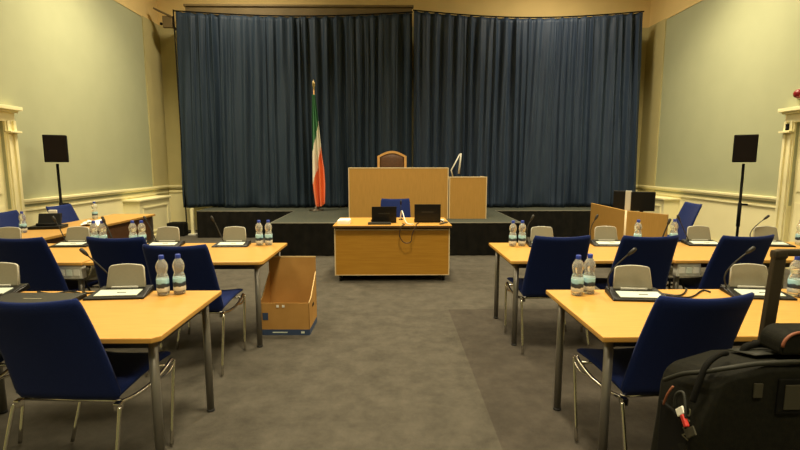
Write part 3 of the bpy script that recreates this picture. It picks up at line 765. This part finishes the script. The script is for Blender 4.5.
# ------------------------------------------------------------------ loudspeakers on stands
def speaker(x, y, rz, label_s, label_t):
    t = thing('speaker_stand', label_t, 'stand', (x, y, 0), rz, 'speaker stands')
    MB().tube([(0, 0, .1), (0, 0, 1.49)], .017, 12).build('pole', M['matte'], t)
    MB().tube([(0, 0, .62), (0, 0, .95)], .024, 12).build('sleeve', M['matte'], t)
    MB().tube([(-.02, 0, .93), (.09, 0, .93)], .014, 8).build('clamp_knob', M['matte'], t)
    for k in range(3):
        a = PI/2+k*2*PI/3; MB().tube([(.02*math.cos(a), .02*math.sin(a), .45), (.32*math.cos(a), .32*math.sin(a), .012)], .012, 8).build('leg', M['matte'], t)
    t = thing('loudspeaker', label_s, 'loudspeaker', (x, y, 1.49), rz, 'loudspeakers on stands')
    b = MB().box((0, 0, .205), (.27, .20, .37), .012).build('cabinet', M['matte'], t)
    MB().box((0, -.102, .205), (.245, .012, .345), .004).build('front_grille', M['grille'], t)
speaker(-4.64, 6.72, .55, 'black loudspeaker on a stand before the left wall', 'slim black stand carrying the loudspeaker before the left wall')
speaker(4.83, 6.5, -.62, 'black loudspeaker on a stand before the right wall', 'slim black stand carrying the loudspeaker before the right wall')

# ------------------------------------------------------------------ wall fittings on the right
t = thing('alarm_bell', 'round red fire alarm bell on the right wall above the door', 'alarm bell', (XR, 6.58, 2.44))
rot = Matrix.Rotation(-PI/2, 4, 'Y')
MB().lathe([(.07, 0), (.07, .03)], 20).build('mounting_ring', M['white'], t, rot)
MB().lathe([(.062, .03), (.062, .05), (.045, .08), (.012, .092)], 20).build('bell_dome', M['red'], t, rot)
t = thing('door_sensor', 'small black device on the upper corner of the right door frame', 'sensor', (XR-.055, 6.68, 2.0))
MB().box((-.01, 0, 0), (.02, .05, .09), .006).build('housing', M['matte'], t)
MB().box((-.022, 0, -.01), (.006, .03, .03), .002).build('sensor_eye', M['darkgrey'], t)

# ------------------------------------------------------------------ suitcase in the foreground
t = thing('suitcase', 'large black wheeled travel bag in the right foreground with red tag', 'suitcase', (1.47, 1.60, 0), 0)
b = bmesh.new(); bmesh.ops.create_cube(b, size=1); bmesh.ops.scale(b, vec=(.93, .29, .79), verts=b.verts); bmesh.ops.translate(b, vec=(0, 0, .45), verts=b.verts)
bmesh.ops.bevel(b, geom=b.edges[:], offset=.05, segments=4, profile=.6, affect='EDGES')
bmesh.ops.subdivide_edges(b, edges=b.edges[:], cuts=4, use_grid_fill=True)
for v in b.verts:
    x, y, zz = v.co
    v.co.y += (-.014*math.cos(x*3.2)*math.cos((zz-.45)*3)+.005*math.sin(x*23+zz*13))*(1 if y < 0 else -.3)
    v.co.x += (.010*math.sin(zz*11+y*9)+.006*math.sin(zz*37+y*21)+.035*max(0, zz-.62)/.2+.035*(1-zz/.8)) if x < -.3 else 0
    v.co.z += (.005*math.sin(x*8+1)-.24*y-.02-.07*max(0, -x-.36)/.1+.0*y) if zz > .7 else 0
for f in b.faces: f.smooth = True
MB().merge(b).build('bag_body', M['bag'], t)
MB().tube([(-.46, .06, .70), (-.445, -.02, .76), (-.42, -.09, .80), (-.36, -.135, .835), (-.25, -.143, .853), (0, -.147, .862), (.25, -.147, .862), (.45, -.13, .84)], .008, 8, smooth_steps=8).build('top_piping', M['bag_grey'], t)
MB().slab(lambda u, v: (-.24+u*.5, -.08+v*.13, .856-.031*v+.004*math.sin(u*9)-.004*(1-u)**3), 12, 6, .008).build('top_panel', M['bag_grey'], t)
MB().tube([(-.455, -.10, .70), (-.44, -.10, .76), (-.41, -.09, .825), (-.36, -.07, .850), (-.31, -.04, .845)], .010, 8, smooth_steps=6).build('side_strap', M['matte'], t)
MB().tube([(-.22, .0, .825), (-.21, .0, .850), (-.17, .0, .860), (-.12, .0, .854), (-.10, .0, .825)], .013, 8, smooth_steps=6).build('grab_handle', M['matte'], t)
MB().box((-.085, .06, .825), (.08, .06, .04), .01).build('handle_socket', M['matte'], t)
hm = MB().box((-.078, .07, 1.00), (.044, .022, .36), .005, ry=.06)
hm.box((-.068, .07, 1.172), (.050, .032, .032), .01)
hm.box((.17, .07, 1.178), (.50, .03, .026), .01)
hm.box((.42, .07, 1.0), (.05, .022, .37), .005)
hm.build('telescopic_handle', M['handle'], t)
MB().box((-.28, -.156, .765), (.030, .006, .05), .003).build('small_patch', M['bag_panel'], t)
cf = MB().box((-.175, -.158, .745), (.085, .008, .12), .004).build('card_pocket', M['matte'], t)
MB().box((-.17, -.164, .745), (.054, .004, .085), .002).build('card_insert', M['bag_panel'], cf)
MB().tube([(-.470, -.03, .64), (-.474, -.04, .695), (-.462, -.06, .71), (-.470, -.09, .67), (-.474, -.10, .64)], .005, 8, smooth_steps=6).build('zip_pull_cord', M['bag_grey'], t)
MB().tube([(-.474, .03, .62), (-.474, .01, .67), (-.462, .0, .705)], .004, 8, smooth_steps=4).build('brown_cord', M['tan'], t)
tg = MB().box((-.476, -.100, .630), (.014, .018, .040), .004, rx=-.75).build('red_tag', M['redtag'], t)
MB().box((-.474, -.070, .648), (.008, .045, .026), .003, rx=-.75).build('tag_label', M['paper'], tg)
MB().box((-.474, -.130, .606), (.006, .06, .030), .003, rx=-.75).build('tag_strap', M['bag_panel'], tg)
MB().box((-.459, -.02, .37), (.014, .17, .50), .006).build('side_pocket', M['matte'], t)
cu = bpy.data.curves.new('t', 'FONT'); cu.body = 'NNC'; cu.size = .050; cu.extrude = .0012; cu.space_character = 1.1
to = bpy.data.objects.new('t', cu); COL.objects.link(to)
dg = bpy.context.evaluated_depsgraph_get(); me = bpy.data.meshes.new_from_object(to.evaluated_get(dg)); bpy.data.objects.remove(to)
lo = bpy.data.objects.new('bag_lettering', me); COL.objects.link(lo); me.materials.clear(); me.materials.append(M['goldthread'])
lo.parent = t; lo.matrix_local = Matrix(((0, 0, -1, -.4665), (0, 1, 0, -.112), (1, 0, 0, .56), (0, 0, 0, 1)))
for sx in (-.34, .34):
    MB().tube([(sx-.02, .11, .045), (sx+.02, .11, .045)], .045, 18).build('wheel', M['rubber'], t)
    MB().box((sx, -.09, .03), (.06, .05, .06), .01).build('foot', M['rubber'], t)
# pouch resting on the suitcase
t = thing('shoulder_bag', 'small black bag with tan piping resting on top of the suitcase', 'bag', (1.475, 1.53, .868))
b = bmesh.new(); n = 10; prof = [(-.19, 0), (-.19, .03)]+[(-.19+.055*(1-math.cos(PI/2*k/n)), .03+.05*math.sin(PI/2*k/n)) for k in range(1, n+1)]+[(.19-.055*(1-math.cos(PI/2*k/n)), .03+.05*math.sin(PI/2*k/n)) for k in range(n, -1, -1)]+[(.19, 0)]
xf = Matrix.Rotation(PI/2, 4, 'X')
MB().prism(prof, -.05, .05, bev=.010, xf=xf).build('pouch_body', M['bag'], t)
MB().tube([(x, -.052, z_) for x, z_ in prof[1:-1]], .005, 8).build('piping', M['tan'], t)

# ------------------------------------------------------------------ lights
def area(loc, size, power, col=(1, .85, .56), rot=(0, 0, 0), spread=PI):
    l = bpy.data.lights.new('ceiling_lamp', 'AREA'); l.shape = 'DISK'; l.size = size; l.energy = power; l.color = col; l.spread = spread
    o = bpy.data.objects.new('ceiling_lamp', l); COL.objects.link(o); o.location = loc; o.rotation_euler = rot; return o
for x in (-3.5, 4.1):
    for y, pw in ((-.5, 35), (3.2, 60), (7.4, 165)):
        area((x, y, 5.4), 1.6, pw, spread=2.0)
for y, pw in ((-.8, 110), (2.6, 160), (5.8, 140)):
    area((.3, y, 5.3), .9, pw, spread=2.4)
for x in (-3.0, 3.3):
    area((x, 8.9, 5.35), .5, 85, (1, .86, .62), spread=PI)
w = bpy.data.worlds.new('world'); S.world = w; w.use_nodes = True
w.node_tree.nodes['Background'].inputs[0].default_value = (1, .85, .6, 1); w.node_tree.nodes['Background'].inputs[1].default_value = .05

# ------------------------------------------------------------------ camera
f = 475; p = math.atan((225-163)/f); yaw = math.atan(8/(f/math.cos(p)))
cam = bpy.data.cameras.new('camera'); cam.sensor_width = 36; cam.lens = f/800*36
co = bpy.data.objects.new('camera', cam); COL.objects.link(co); co.location = (0, 0, 1.5); co.rotation_euler = (PI/2-p, 0, -yaw)
S.camera = co
S.view_settings.view_transform = 'Standard'; S.view_settings.look = 'None'; S.view_settings.gamma = 1; S.view_settings.exposure = 0.0
S.view_settings.use_curve_mapping = False
